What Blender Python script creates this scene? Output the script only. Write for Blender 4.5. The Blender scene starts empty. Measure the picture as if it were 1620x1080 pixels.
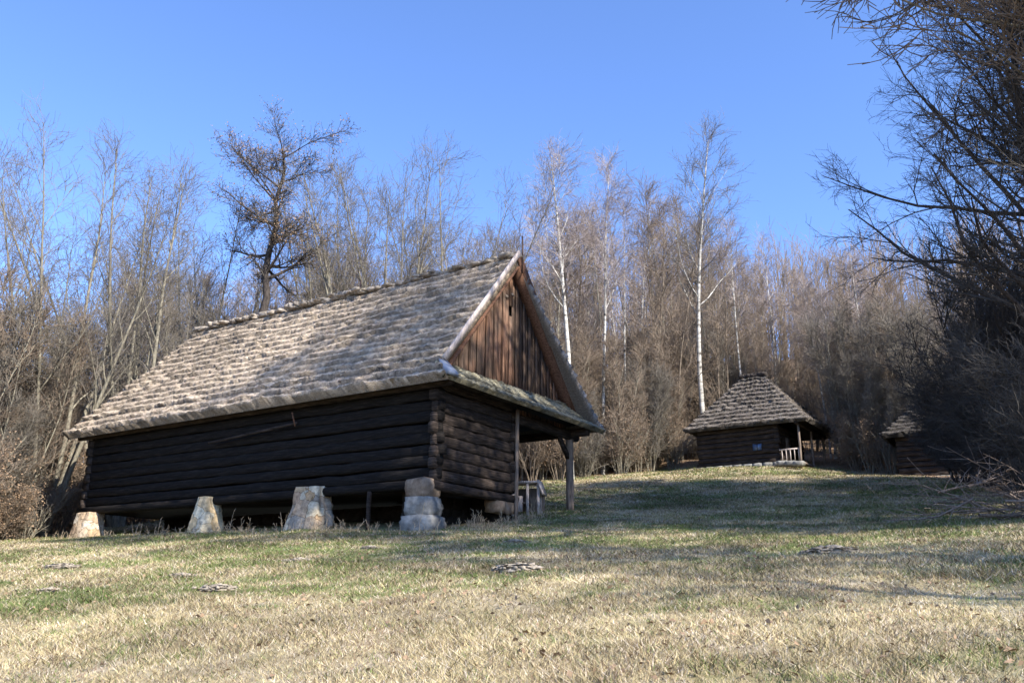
import bpy, math, random
import numpy as np
from mathutils import Vector, Matrix
C = bpy.context.scene.collection
PI = math.pi
RNG = np.random.default_rng(7)
random.seed(7)

# ------------------------------------------------------------ camera, sky, sun, exposure
F, PITCH, ROLL = 1379.0, 0.290, -0.0098            # focal length in px of a 1620 px wide frame
cd = bpy.data.cameras.new('camera'); cam = bpy.data.objects.new('camera', cd); C.objects.link(cam)
cd.sensor_width = 36; cd.lens = F / 1620 * 36; cd.clip_end = 3000; cd.clip_start = 0.1
cam.matrix_world = Matrix.Rotation(PI / 2 + PITCH, 4, 'X') @ Matrix.Rotation(-ROLL, 4, 'Z')
bpy.context.scene.camera = cam
SUN_EL = math.radians(39); SH = Vector((0.69, -0.724, 0)).normalized()
w = bpy.data.worlds.new('World'); bpy.context.scene.world = w; w.use_nodes = True
nt = w.node_tree; bg = nt.nodes['Background']
sky = nt.nodes.new('ShaderNodeTexSky'); sky.sky_type = 'NISHITA'; sky.sun_disc = False
sky.sun_elevation = SUN_EL; sky.sun_rotation = math.atan2(SH.x, SH.y)
sky.altitude = 300; sky.air_density = 1.0; sky.dust_density = 0.1; sky.ozone_density = 4.5
smx = nt.nodes.new('ShaderNodeMix'); smx.data_type = 'RGBA'; smx.blend_type = 'MULTIPLY'; smx.inputs[0].default_value = 1
smx.inputs[7].default_value = (.86, .93, 1.14, 1); nt.links.new(sky.outputs[0], smx.inputs[6]); nt.links.new(smx.outputs[2], bg.inputs[0]); bg.inputs[1].default_value = 0.142
sd = bpy.data.lights.new('sun', 'SUN'); sun = bpy.data.objects.new('sun', sd); C.objects.link(sun)
sd.energy = 4.9; sd.angle = math.radians(0.53); sd.color = (1.0, 0.945, 0.85)
sdir = Vector((SH.x * math.cos(SUN_EL), SH.y * math.cos(SUN_EL), math.sin(SUN_EL)))
sun.rotation_euler = sdir.to_track_quat('Z', 'Y').to_euler(); sun.location = (30, -30, 60)
vs = bpy.context.scene.view_settings
vs.view_transform = 'Standard'; vs.look = 'None'; vs.gamma = 1; vs.exposure = 1.15

# ------------------------------------------------------------ place finding
def ray(px, py):
    X, Y = px - 810, 540 - py
    c, s = math.cos(ROLL), math.sin(ROLL)
    X, Y = X * c + Y * s, -X * s + Y * c
    return np.array([X, F * math.cos(PITCH) - Y * math.sin(PITCH), F * math.sin(PITCH) + Y * math.cos(PITCH)])
def at(px, py, d):                                  # point at horizontal distance d seen at a pixel of the photo
    r = ray(px, py); return r * d / math.hypot(r[0], r[1])
TH = 0.5777
BC = np.array([24 * math.sin(-0.0857), 24 * math.cos(-0.0857)])       # near corner of the barn
UX = np.array([math.cos(TH), -math.sin(TH)]); VY = np.array([math.sin(TH), math.cos(TH)])
def bw(x, y): return BC + UX * x + VY * y           # barn plan coordinates to world
BL, BWD, BLOG = 16.36, 7.5, 3.75

# ------------------------------------------------------------ terrain
ctl = [(0, 0, -1.6)]
def onb(x, y, px, py):
    p = bw(x, y); q = at(px, py, math.hypot(*p)); ctl.append((p[0], p[1], q[2]))
onb(-BL, 0, 145, 848); onb(-8.9, 0, 332, 839); onb(-4.4, 0, 495, 834); onb(0, 0, 675, 833)
onb(0, 3.8, 811, 820); onb(0, 7.5, 897, 803)
for px, py, d in [(1118, 731, 58), (1235, 735, 53), (1440, 752, 47), (960, 750, 52), (1060, 742, 56), (1600, 833, 17.5),
                  (1300, 835, 21), (0, 856, 33), (1340, 745, 53), (1000, 800, 33)]:
    q = at(px, py, d); ctl.append(tuple(q))
ctl += [(-70, 60, 2.5), (-110, 110, 9), (-40, 90, 13), (0, 120, 27), (60, 130, 38), (90, 60, 16), (50, 20, 6), (30, 0, 1.2),
        (-30, 5, -2.2), (0, -30, -6), (-60, -20, -6), (60, -30, -2), (0, 250, 50), (-160, 250, 25), (200, 220, 60), (-250, 80, -2), (260, 0, 15)]
ctl = np.array(ctl, float); ctl[1:, 2] -= .07
def _k(r2): return 0.5 * r2 * np.log(r2 + 1e-9)
_n = len(ctl); _d2 = ((ctl[:, None, :2] - ctl[None, :, :2]) ** 2).sum(-1)
_A = np.zeros((_n + 3, _n + 3)); _A[:_n, :_n] = _k(_d2) + np.eye(_n) * .4
_A[:_n, _n] = 1; _A[:_n, _n + 1:] = ctl[:, :2]; _A[_n, :_n] = 1; _A[_n + 1:, :_n] = ctl[:, :2].T
_w = np.linalg.solve(_A, np.concatenate([ctl[:, 2], [0, 0, 0]]))
_gt = RNG.random((64, 64))
def vnoise(x, y, s, o=0):
    x = np.asarray(x, float) / s + 17.3 + o * 7.1; y = np.asarray(y, float) / s + 5.7 + o * 3.3
    xi = np.floor(x).astype(int); yi = np.floor(y).astype(int); fx = x - xi; fy = y - yi
    fx = fx * fx * (3 - 2 * fx); fy = fy * fy * (3 - 2 * fy)
    g = lambda a, b: _gt[a % 64, b % 64]
    return (g(xi, yi) * (1 - fx) + g(xi + 1, yi) * fx) * (1 - fy) + (g(xi, yi + 1) * (1 - fx) + g(xi + 1, yi + 1) * fx) * fy
def hgt(x, y):
    x = np.asarray(x, float); y = np.asarray(y, float); sh = x.shape; x = x.ravel(); y = y.ravel()
    out = np.empty_like(x)
    for i in range(0, len(x), 50000):
        a, b = x[i:i + 50000], y[i:i + 50000]
        r2 = (a[:, None] - ctl[None, :, 0]) ** 2 + (b[:, None] - ctl[None, :, 1]) ** 2
        out[i:i + 50000] = _k(r2) @ _w[:_n] + _w[_n] + _w[_n + 1] * a + _w[_n + 2] * b
    out += (vnoise(x, y, 1.7) - .5) * 0.09 + (vnoise(x, y, 0.6, 3) - .5) * 0.04
    return out.reshape(sh)
def H(x, y): return float(hgt([x], [y])[0])
EDGE = np.array([(-1.2, 27), (-.62, 33), (-.53, 35), (-.45, 42), (-.2, 47), (0.0, 49), (.08, 51), (.15, 54), (.25, 61), (.34, 55), (.42, 50), (.48, 40), (.53, 24), (.62, 19.5), (.8, 17), (1.3, 16)])
def edge(az): return np.interp(az, EDGE[:, 0], EDGE[:, 1])
def wood(x, y):                                     # 0 meadow, 1 forest floor
    d = np.hypot(x, y); az = np.arctan2(x, y); e = edge(az) + (vnoise(x, y, 2.2, 5) - .5) * 2.5
    return np.clip((d - e) / 2.0, 0, 1)
def grass_cols(x, y, r):
    d = np.hypot(x, y); az = np.arctan2(x, y)
    n = .38 * vnoise(x, y, 2.6, 1) + .34 * vnoise(x, y, .8, 2) + .28 * vnoise(x, y, .3, 4)
    near = np.clip((d - 9) / 11, 0, 1)
    g = np.clip((n - .52) * 4.2 + .18 + .42 * near, 0, 1)
    straw = np.array([.45, .37, .21]); green = np.array([.125, .160, .050]); pale = np.array([.55, .47, .37]); brown = np.array([.20, .14, .09])
    pg = (r[:, 0] < .05 + g * .72)[:, None]
    c = np.where(pg, green * (.7 + .8 * r[:, 1:2]), straw * (.65 + .5 * r[:, 1:2]))
    c = np.where((r[:, 2:3] < .16) & ~pg, pale, c); m2 = vnoise(x, y, .9, 11); c = np.where(r[:, 2:3] > .97 - .30 * m2[:, None], brown, c); c = c * (.56 + .50 * vnoise(x, y, 1.9, 13) + .34 * vnoise(x, y, .45, 17))[:, None]
    f = wood(x, y)[:, None]; lit = np.where(r[:, 2:3] > .5, np.array([.26, .175, .11]), np.array([.37, .26, .17]))
    return np.where(r[:, 3:4] < f, lit, c)

# ------------------------------------------------------------ object helpers
def props(o, label=None, cat=None, group=None, kind=None):
    if label: o['label'] = label
    if cat: o['category'] = cat
    if group: o['group'] = group
    if kind: o['kind'] = kind
    return o
def thing(name, label, cat, loc=(0, 0, 0), rz=0, group=None):
    o = bpy.data.objects.new(name, None); C.objects.link(o); o.location = loc; o.rotation_euler = (0, 0, rz); o.empty_display_size = .3
    return props(o, label, cat, group)
def mesh_np(name, V, Fc, mat, parent=None, col=None, smooth=False):
    """V (n,3); Fc list of index arrays (k, sides)"""
    me = bpy.data.meshes.new(name); V = np.asarray(V, np.float32)
    me.vertices.add(len(V)); me.vertices.foreach_set('co', V.ravel())
    tot = sum(f.size for f in Fc); nf = sum(len(f) for f in Fc)
    me.loops.add(tot); me.polygons.add(nf)
    me.loops.foreach_set('vertex_index', np.concatenate([f.ravel() for f in Fc]).astype(np.int32))
    st = []; o = 0
    for f in Fc: st.append(np.arange(len(f)) * f.shape[1] + o); o += f.size
    me.polygons.foreach_set('loop_start', np.concatenate(st).astype(np.int32))
    if smooth: me.polygons.foreach_set('use_smooth', np.ones(nf, bool))
    me.update(calc_edges=True)
    if col is not None:
        a = me.color_attributes.new('tint', 'FLOAT_COLOR', 'POINT')
        a.data.foreach_set('color', np.concatenate([col, np.ones((len(col), 1))], 1).astype(np.float32).ravel())
    me.materials.append(mat)
    ob = bpy.data.objects.new(name, me); C.objects.link(ob); ob.parent = parent
    return ob
class MB:
    def __init__(s): s.v = []; s.f = {3: [], 4: []}; s.n = 0
    def add(s, V, *faces):
        for f in faces:
            f = np.asarray(f)
            if len(f): s.f.setdefault(f.shape[1], []).append(f + s.n)
        s.v.append(np.asarray(V, float)); s.n += len(V)
    def box(s, c, size, rot=None, taper=0.0, jit=0.0):
        q = np.array([(x, y, z) for z in (-.5, .5) for y in (-.5, .5) for x in (-.5, .5)])
        q = q * size; q[4:, :2] *= 1 - taper
        if jit: q += RNG.normal(0, jit, q.shape)
        if rot is not None: q = q @ np.array(rot).T
        s.add(q + np.array(c), [(0, 1, 5, 4), (1, 3, 7, 5), (3, 2, 6, 7), (2, 0, 4, 6), (4, 5, 7, 6), (2, 3, 1, 0)])
    def beam(s, a, b, wdt, hgt_, segs=1, jit=0.0, round_=0.0, up=(0, 0, 1)):
        """squared / rounded timber from a to b"""
        a = np.array(a, float); b = np.array(b, float); t = (b - a) / np.linalg.norm(b - a)
        r = np.cross(t, up); r /= np.linalg.norm(r); u = np.cross(r, t)
        if round_:
            n = 10; an = np.arange(n) / n * 2 * PI
            cx = np.sign(np.cos(an)) * np.abs(np.cos(an)) ** (1 - .55 * (1 - round_)) * .5 * wdt; cy = np.sign(np.sin(an)) * np.abs(np.sin(an)) ** (1 - .55 * (1 - round_)) * .5 * hgt_
        else:
            n = 4; cx = np.array([-.5, .5, .5, -.5]) * wdt; cy = np.array([-.5, -.5, .5, .5]) * hgt_
        V = []
        for i in range(segs + 1):
            p = a + (b - a) * i / segs + (r * random.gauss(0, jit) + u * random.gauss(0, jit) if jit else 0)
            k = 1 + (random.gauss(0, jit) * 2 if jit else 0)
            V.append(p + (cx[:, None] * r + cy[:, None] * u) * k)
        V = np.concatenate(V); fc = []
        for i in range(segs):
            for j in range(n):
                k = (j + 1) % n; fc.append((i * n + j, i * n + k, (i + 1) * n + k, (i + 1) * n + j))
        s.add(V, fc)
        s.f.setdefault(n, []).append(np.array([list(range(n))[::-1], [segs * n + j for j in range(n)]]) + s.n - len(V))
    def stone(s, c, size, jit=.08, sub=5, rz=0.0, sq=.6):
        g = np.linspace(-1, 1, sub); V = {}; P = []; fc = []
        def vid(p):
            k = tuple(np.round(p, 4))
            if k not in V: V[k] = len(P); P.append(p)
            return V[k]
        for ax in range(3):
            for sg in (-1, 1):
                for i in range(sub - 1):
                    for j in range(sub - 1):
                        q = []
                        for (a, b) in ((i, j), (i + 1, j), (i + 1, j + 1), (i, j + 1)):
                            p = np.zeros(3); p[ax] = sg; p[(ax + 1) % 3] = g[a]; p[(ax + 2) % 3] = g[b]; q.append(vid(p))
                        fc.append(q if sg > 0 else q[::-1])
        P = np.array(P); L = np.linalg.norm(P, axis=1, keepdims=True)
        P = P * sq + P / L * 1.15 * (1 - sq); P += RNG.normal(0, jit * .45, P.shape)
        P *= 1 + .22 * jit * np.sin(P[:, [1, 2, 0]] * 5 + RNG.random(3) * 6)
        P = P * np.array(size) / 2; cc, ss = math.cos(rz), math.sin(rz)
        P = P @ np.array([[cc, ss, 0], [-ss, cc, 0], [0, 0, 1]])
        s.add(P + np.array(c), fc)
    def obj(s, name, mat, parent=None, smooth=False):
        return mesh_np(name, np.concatenate(s.v), [np.concatenate(f) for f in s.f.values() if f], mat, parent, smooth=smooth)

# ------------------------------------------------------------ materials
def mat(name, rough=.9, spec=.2):
    m = bpy.data.materials.new(name); m.use_nodes = True; n = m.node_tree; b = n.nodes['Principled BSDF']
    b.inputs['Roughness'].default_value = rough; b.inputs['Specular IOR Level'].default_value = spec
    return m, n, b
def ramp(n, stops):
    r = n.nodes.new('ShaderNodeValToRGB'); e = r.color_ramp.elements
    while len(e) < len(stops): e.new(.5)
    for k, (p, c) in enumerate(stops): e[k].position = p; e[k].color = (*c, 1)
    return r
def noise(n, scale, detail=4, vec=None, rough=.6, src='Object'):
    t = n.nodes.new('ShaderNodeTexNoise'); t.inputs['Scale'].default_value = scale; t.inputs['Detail'].default_value = detail; t.inputs['Roughness'].default_value = rough
    co = n.nodes.new('ShaderNodeTexCoord'); mp = n.nodes.new('ShaderNodeMapping')
    if vec: mp.inputs['Scale'].default_value = vec
    n.links.new(co.outputs[src], mp.inputs[0]); n.links.new(mp.outputs[0], t.inputs['Vector']); return t
def noisemat(name, stops, scale, vec=None, rough=.9, bump=.3, bdist=.02, detail=6, spec=.2, scale2=None, stops2=None, fac2=.5, vec2=None, src='Object'):
    m, n, b = mat(name, rough, spec); t = noise(n, scale, detail, vec, src=src); r = ramp(n, stops)
    n.links.new(t.outputs[0], r.inputs[0]); out = r.outputs[0]
    if scale2:
        t2 = noise(n, scale2, 3, vec2, src=src); r2 = ramp(n, stops2); n.links.new(t2.outputs[0], r2.inputs[0])
        mx = n.nodes.new('ShaderNodeMix'); mx.data_type = 'RGBA'; mx.blend_type = 'MULTIPLY'; mx.inputs[0].default_value = fac2
        n.links.new(out, mx.inputs[6]); n.links.new(r2.outputs[0], mx.inputs[7]); out = mx.outputs[2]
    n.links.new(out, b.inputs['Base Color'])
    if bump:
        bp = n.nodes.new('ShaderNodeBump'); bp.inputs['Strength'].default_value = bump; bp.inputs['Distance'].default_value = bdist
        n.links.new(t.outputs[0], bp.inputs['Height']); n.links.new(bp.outputs[0], b.inputs['Normal'])
    return m
G3 = lambda v, a=1, b=1: (v, v * a, v * b)
M = {}
M['log'] = noisemat('old_log_wood', [(.3, (.013, .009, .007)), (.5, (.045, .033, .026)), (.72, (.12, .09, .075))], 5, (.5, .5, 7), bump=.7, bdist=.03,
                    scale2=1.2, stops2=[(.35, (.45, .45, .45)), (.65, (1, 1, 1))], fac2=.7)
M['darklog'] = noisemat('shaded_log_wood', [(.3, (.004, .0035, .003)), (.5, (.010, .008, .007)), (.72, (.03, .024, .020))], 5, (.5, .5, 7), bump=.7, bdist=.03)  # darker copy of the log wood: eave shade of the long wall put into colour
M['board'] = noisemat('gable_board_wood', [(.32, (.04, .022, .015)), (.5, (.20, .105, .065)), (.68, (.48, .28, .18))], 3, (11, 11, .3), bump=.5, bdist=.02,
                      scale2=.5, stops2=[(.47, (.30, .42, .52)), (.60, (1, 1, 1))], fac2=.82, vec2=(1, 1, .8))
M['pole'] = noisemat('weathered_pole_wood', [(.3, (.10, .075, .06)), (.7, (.33, .26, .21))], 6, (3, 3, .4), bump=.4)
M['pale'] = noisemat('pale_weathered_wood', [(.3, (.36, .29, .25)), (.7, (.72, .62, .56))], 6, (4, 4, 1), bump=.4)
M['rake'] = noisemat('rake_wood', [(.3, (.07, .035, .022)), (.7, (.25, .13, .08))], 6, (3, 3, 3), bump=.4)
M['pit'] = noisemat('dark_boards_shaded_stone', [(.3, (.012, .010, .008)), (.7, (.035, .028, .022))], 4)  # dark boards; on the foundation stones it stands in for crawl space shade
M['stone'] = noisemat('pale_sandstone', [(.3, (.26, .18, .11)), (.5, (.56, .46, .33)), (.7, (.74, .68, .56))], 3.2, bump=.6, bdist=.04,
                      scale2=1.0, stops2=[(.4, (.62, .55, .42)), (.6, (1, 1, 1))], fac2=.7)
M['greystone'] = noisemat('grey_fieldstone', [(.3, (.09, .085, .075)), (.5, (.22, .21, .19)), (.7, (.38, .36, .32))], 3.4, bump=.6, bdist=.04)
M['brownstone'] = noisemat('brown_fieldstone', [(.3, (.13, .085, .055)), (.7, (.36, .27, .19))], 4, bump=.6, bdist=.04)
M['bark'] = noisemat('grey_bark', [(.3, (.11, .097, .072)), (.7, (.30, .27, .205))], 5, (3, 3, 1), bump=.5)
M['brownbark'] = noisemat('brown_bark', [(.3, (.09, .07, .05)), (.7, (.26, .21, .16))], 5, (3, 3, 1), bump=.5)
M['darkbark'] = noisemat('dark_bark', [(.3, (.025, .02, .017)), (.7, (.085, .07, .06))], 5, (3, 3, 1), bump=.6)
M['birch'] = noisemat('birch_bark', [(.36, (.06, .05, .045)), (.46, (.40, .375, .33)), (.7, (.64, .61, .55))], 1.6, (1, 1, 2.6), bump=.2)
M['twig'] = noisemat('brown_twigs', [(.3, (.145, .108, .080)), (.7, (.30, .235, .175))], .4, bump=0)
M['greytwig'] = noisemat('grey_twigs', [(.3, (.10, .088, .072)), (.7, (.23, .20, .165))], .4, bump=0)
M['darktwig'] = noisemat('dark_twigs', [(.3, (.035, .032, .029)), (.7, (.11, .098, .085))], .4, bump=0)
M['birchtwig'] = noisemat('birch_twigs', [(.3, (.22, .17, .15)), (.7, (.42, .36, .33))], .4, bump=0)
M['leaf'] = noisemat('dead_leaves', [(.3, (.15, .095, .06)), (.7, (.36, .25, .16))], 1.5, bump=0)
M['straw'] = noisemat('dead_stalks', [(.3, (.30, .22, .14)), (.7, (.52, .42, .29))], 2, bump=0)
M['metal'] = noisemat('rusty_rod', [(.3, (.05, .03, .025)), (.7, (.12, .07, .05))], 8, bump=.1, rough=.6)
M['sheet'] = noisemat('grey_sheet_metal', [(.3, (.22, .24, .28)), (.7, (.42, .45, .50))], 3, bump=.1, rough=.5, spec=.5)
M['dirt'] = noisemat('pale_dry_soil', [(.3, (.17, .14, .105)), (.7, (.42, .36, .285))], 9, bump=.6, bdist=.03)
M['pane'] = noisemat('window_pane', [(.3, (.06, .10, .18)), (.7, (.10, .17, .30))], 2, rough=.08, spec=.8, bump=0)
M['bluecloth'] = noisemat('blue_paint', [(.3, (.10, .14, .25)), (.7, (.20, .25, .40))], 3)
def tinted(name, k=(1, 1, 1), sc=14, lo=.65, hi=1.25, bump=.5):
    m, n, b = mat(name, .95, .12); a = n.nodes.new('ShaderNodeVertexColor'); a.layer_name = 'tint'
    t = noise(n, sc, 6); r = ramp(n, [(.3, G3(lo)), (.7, G3(hi))]); n.links.new(t.outputs[0], r.inputs[0])
    mx = n.nodes.new('ShaderNodeMix'); mx.data_type = 'RGBA'; mx.blend_type = 'MULTIPLY'; mx.inputs[0].default_value = 1
    n.links.new(a.outputs[0], mx.inputs[6]); n.links.new(r.outputs[0], mx.inputs[7]); n.links.new(mx.outputs[2], b.inputs['Base Color'])
    if bump:
        bp = n.nodes.new('ShaderNodeBump'); bp.inputs['Strength'].default_value = bump; bp.inputs['Distance'].default_value = .04
        n.links.new(t.outputs[0], bp.inputs['Height']); n.links.new(bp.outputs[0], b.inputs['Normal'])
    return m
M['ground'] = tinted('meadow_ground'); M['blade'] = tinted('grass_blades', sc=2, lo=.8, hi=1.15, bump=0); M['thatch'] = tinted('thatch', sc=22, lo=.55, hi=1.3, bump=.9)

# ------------------------------------------------------------ ground sheet
def axis(lo, hi, c, s0, k):
    a = [c]; s = s0
    while a[-1] < hi: a.append(a[-1] + s); s *= k
    b = [c]; s = s0
    while b[-1] > lo: b.append(b[-1] - s); s *= k
    return np.array(b[::-1][:-1] + a)
gx = axis(-900, 900, 0, .22, 1.022); gy = axis(-500, 1200, 16, .22, 1.022)
X, Y = np.meshgrid(gx, gy); Z = hgt(X, Y)
far = np.clip((np.hypot(X, Y) - 170) / 100, 0, 1); Z = Z * (1 - far) + far * np.clip(20 + .06 * Y + .05 * X, -20, 70)
n0, n1 = X.shape; idx = np.arange(n0 * n1).reshape(n0, n1)
fc = np.stack([idx[:-1, :-1], idx[:-1, 1:], idx[1:, 1:], idx[1:, :-1]], -1).reshape(-1, 4)
V = np.stack([X.ravel(), Y.ravel(), Z.ravel()], 1)
r = RNG.random((len(V), 4)); c1 = grass_cols(V[:, 0], V[:, 1], r)
c2 = sum(grass_cols(V[:, 0], V[:, 1], RNG.random((len(V), 4))) for _ in range(5)) / 5
props(mesh_np('ground', V, [fc], M['ground'], col=(c1 * .3 + c2 * .7) * .8, smooth=True), kind='structure')

# grass blades: one countless mass
def blades(N, azr, dr, pw, hs, name, seed):
    g = np.random.default_rng(seed)
    az = g.uniform(-azr, azr, N); u = g.random(N); a, b = dr
    d = (a ** pw + u * (b ** pw - a ** pw)) ** (1 / pw)
    x = d * np.sin(az); y = d * np.cos(az)
    # keep off the barn floor
    l = np.stack([x - BC[0], y - BC[1]], 1); bx, by = l @ UX, l @ VY
    keep = ~((bx > -BL) & (bx < -.2) & (by > .3) & (by < BLOG)) & (g.random(N) > wood(x, y) * .8)
    x, y, d = x[keep], y[keep], d[keep]; n = len(x); z = hgt(x, y)
    tuft = vnoise(x, y, .35, 7) * vnoise(x, y, 1.3, 8)
    h = (.014 + .070 * tuft + .034 * g.random(n) ** 2) * hs * (1 + d * .008); wd = (.0016 + .00042 * d) * g.uniform(.6, 1.4, n)
    a = g.uniform(0, 2 * PI, n); lean = g.uniform(.1, 2.6, n) * h
    la = g.uniform(0, 2 * PI, n)
    ox, oy = np.cos(a) * wd, np.sin(a) * wd; lx, ly = np.cos(la) * lean, np.sin(la) * lean
    P = np.empty((n, 3, 3)); P[:, 0] = np.stack([x - ox, y - oy, z - .01], 1); P[:, 1] = np.stack([x + ox, y + oy, z - .01], 1)
    P[:, 2] = np.stack([x + lx, y + ly, z + h], 1)
    col = grass_cols(x, y, g.random((n, 4))); col = np.repeat(col, 3, 0)
    return P.reshape(-1, 3), col
P1, c1 = blades(900000, .76, (3.5, 62), .55, 1.0, 'a', 3)
props(mesh_np('grass', P1, [np.arange(len(P1)).reshape(-1, 3)], M['blade'], col=c1), 'short dry straw coloured and green grass covering the sloping meadow', 'grass', kind='stuff')

# ------------------------------------------------------------ thatch
def thatch(name, patches, parent, mt, tone=(.57, .48, .39), thick=.24, dens=360, course=.42, sl=.30, sw=.010, step=.15):
    """patches: (eave0, eave1, top1, top0) quads; courses of straw bundles stepped down the slope"""
    g = np.random.default_rng(len(patches) * 13 + int(dens)); VV = []; FF = []; CC = []; n0 = 0
    tone = np.array(tone)
    for e0, e1, t1, t0 in patches:
        e0, e1, t1, t0 = [np.array(p, float) for p in (e0, e1, t1, t0)]
        nrm = np.cross(e1 - e0, (t0 + t1) / 2 - (e0 + e1) / 2); nrm /= np.linalg.norm(nrm)
        if nrm[2] < 0: nrm = -nrm
        LU = np.linalg.norm(e1 - e0); LV = np.linalg.norm((t0 + t1) / 2 - (e0 + e1) / 2)
        nu = max(6, int(LU / .10)); nv = max(6, int(LV / .036)); nc = max(2, round(LV / course))
        s, t = np.meshgrid(np.linspace(0, 1, nu + 1), np.linspace(0, 1, nv + 1))
        def pos(s, t): return (e0 * (1 - s)[..., None] + e1 * s[..., None]) * (1 - t)[..., None] + (t0 * (1 - s)[..., None] + t1 * s[..., None]) * t[..., None]
        def off(s, t):
            U = s * LU; ph = t * nc + .28 * (vnoise(U, t * 0, 3.0, 2) - .5) + .5 * (vnoise(np.floor(U / .38 + .5 * np.floor(t * nc)) * 5.3, np.floor(t * nc + .2) * 3.1, 1.0, 9) - .5)
            fr = ph - np.floor(ph); e = (1 - fr) * step * (.6 + .8 * vnoise(U, np.floor(ph) * 1.7, .6, 4))
            return e + .08 * (vnoise(U, t * LV, 3.3, 6) - .5) + .03 * (vnoise(U, t * LV, .17, 3) - .5), fr
        o, fr = off(s, t); sag = -.05 * np.sin(PI * np.clip(t, 0, 1))
        ed = np.minimum(1, t * 12)
        top = pos(s, t) + nrm * (o + sag)[..., None] + g.normal(0, .013, s.shape + (3,))
        down = (pos(s, t * 0) - pos(s, t * 0 + 1)); down /= np.linalg.norm(down, axis=-1, keepdims=True)
        top[0] += down[0] * (.10 * (vnoise(s[0] * LU, s[0], .25, 5) - .3))[:, None]
        bot = pos(s, t) - nrm * thick; bot[0] += down[0] * -.06 * 1.0
        V = np.concatenate([top.reshape(-1, 3), bot.reshape(-1, 3)]); A = (nu + 1) * (nv + 1); id_ = np.arange(A).reshape(nv + 1, nu + 1)
        f1 = np.stack([id_[:-1, :-1], id_[:-1, 1:], id_[1:, 1:], id_[1:, :-1]], -1).reshape(-1, 4)
        per = np.concatenate([id_[0, :], id_[1:, -1], id_[-1, ::-1][1:], id_[::-1, 0][1:]])
        f3 = np.stack([per[:-1], per[:-1] + A, per[1:] + A, per[1:]], -1)
        v = vnoise(s * LU, t * LV, .25, 1); v2 = vnoise(s * LU, t * LV, 1.6, 3)
        v3 = vnoise(s * LU, t * LV, 4.5, 31); c = tone * ((.55 + .45 * v + .25 * v2) * g.uniform(.6, 1.3, s.shape) * (.8 + .35 * v3))[..., None]; bt_ = vnoise(s * LU, np.floor(t * nc + .1) * 2.3, .45, 21); c = c * np.where((fr > .80 - .14 * bt_) , .30 + .35 * (1 - bt_), 1.0)[..., None]; c = c * np.where(fr < .07, .6, 1)[..., None]  # step shade painted into the colour below each course; butt ends weathered darker
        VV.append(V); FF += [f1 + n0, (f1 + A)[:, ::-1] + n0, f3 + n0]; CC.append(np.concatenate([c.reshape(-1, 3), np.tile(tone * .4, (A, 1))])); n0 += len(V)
        ar = LU * LV * .5 * (1 + np.linalg.norm(t1 - t0) / LU); N = int(ar * dens); NE = int(LU * 90)
        ss = g.random(N + NE); tt = g.random(N + NE) ** .9; tt[N:] = g.random(NE) * .02
        keep = g.random(N + NE) < (1 - tt * (1 - np.linalg.norm(t1 - t0) / LU)); ss, tt = ss[keep], tt[keep]; n = len(ss)
        p = pos(ss, tt) + nrm * (off(ss, tt)[0] - .05 * np.sin(PI * tt))[:, None]
        dn = pos(ss, tt * 0) - pos(ss, tt * 0 + 1); dn /= np.linalg.norm(dn, axis=1, keepdims=True); sd_ = np.cross(dn, nrm)
        isE = (tt < .02)[:, None]
        L = sl * .62 * g.uniform(.4, 1.2, n)[:, None] * np.where(isE, .45, 1); dirn = dn + sd_ * g.normal(0, .16, n)[:, None] + nrm * (np.abs(g.normal(.05, .13, n)))[:, None]
        p = p - nrm * np.where(isE, g.random((n, 1)) * thick, .01) - dn * np.where(isE, .05, .1)
        W = sd_ * (sw * g.uniform(.6, 1.5, n))[:, None]
        Q = np.stack([p - W, p + W, p + dirn * L + nrm * .015], 1).reshape(-1, 3)
        VV.append(Q); FF.append(np.arange(len(Q)).reshape(-1, 3) + n0); n0 += len(Q)
        CC.append(np.repeat(tone * g.choice([.3, .7, .95, 1.15, 1.4], n)[:, None] * g.uniform(.85, 1.15, (n, 1)) * (1 + g.normal(0, .05, (n, 3))), 3, 0))
    tri = [f for f in FF if f.shape[1] == 3]; quad = [f for f in FF if f.shape[1] == 4]
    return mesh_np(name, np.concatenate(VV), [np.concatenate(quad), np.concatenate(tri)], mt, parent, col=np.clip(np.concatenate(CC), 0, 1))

# ------------------------------------------------------------ log walls
def logwall(parent, mt, a, b, z0, z1, n, wd=.24, name='log_wall', over=(.0, .0), stag=False, segs=6):
    m = MB(); a = np.array(a, float); b = np.array(b, float); t = (b - a) / np.linalg.norm(b - a); h = (z1 - z0) / n
    for i in range(n):
        z = z0 + (i + (.5 if not stag else .5)) * h; e0 = over[0] * random.uniform(.4, 1.3); e1 = over[1] * random.uniform(.4, 1.3)
        p, q = a - t * e0, b + t * e1
        m.beam((p[0], p[1], z + random.uniform(-.015, .015)), (q[0], q[1], z + random.uniform(-.02, .02)), wd * random.uniform(.85, 1.15), h * random.uniform(.95, 1.03), segs * 2, .010, .12)
    return m.obj(name, mt, parent, smooth=True)

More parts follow.
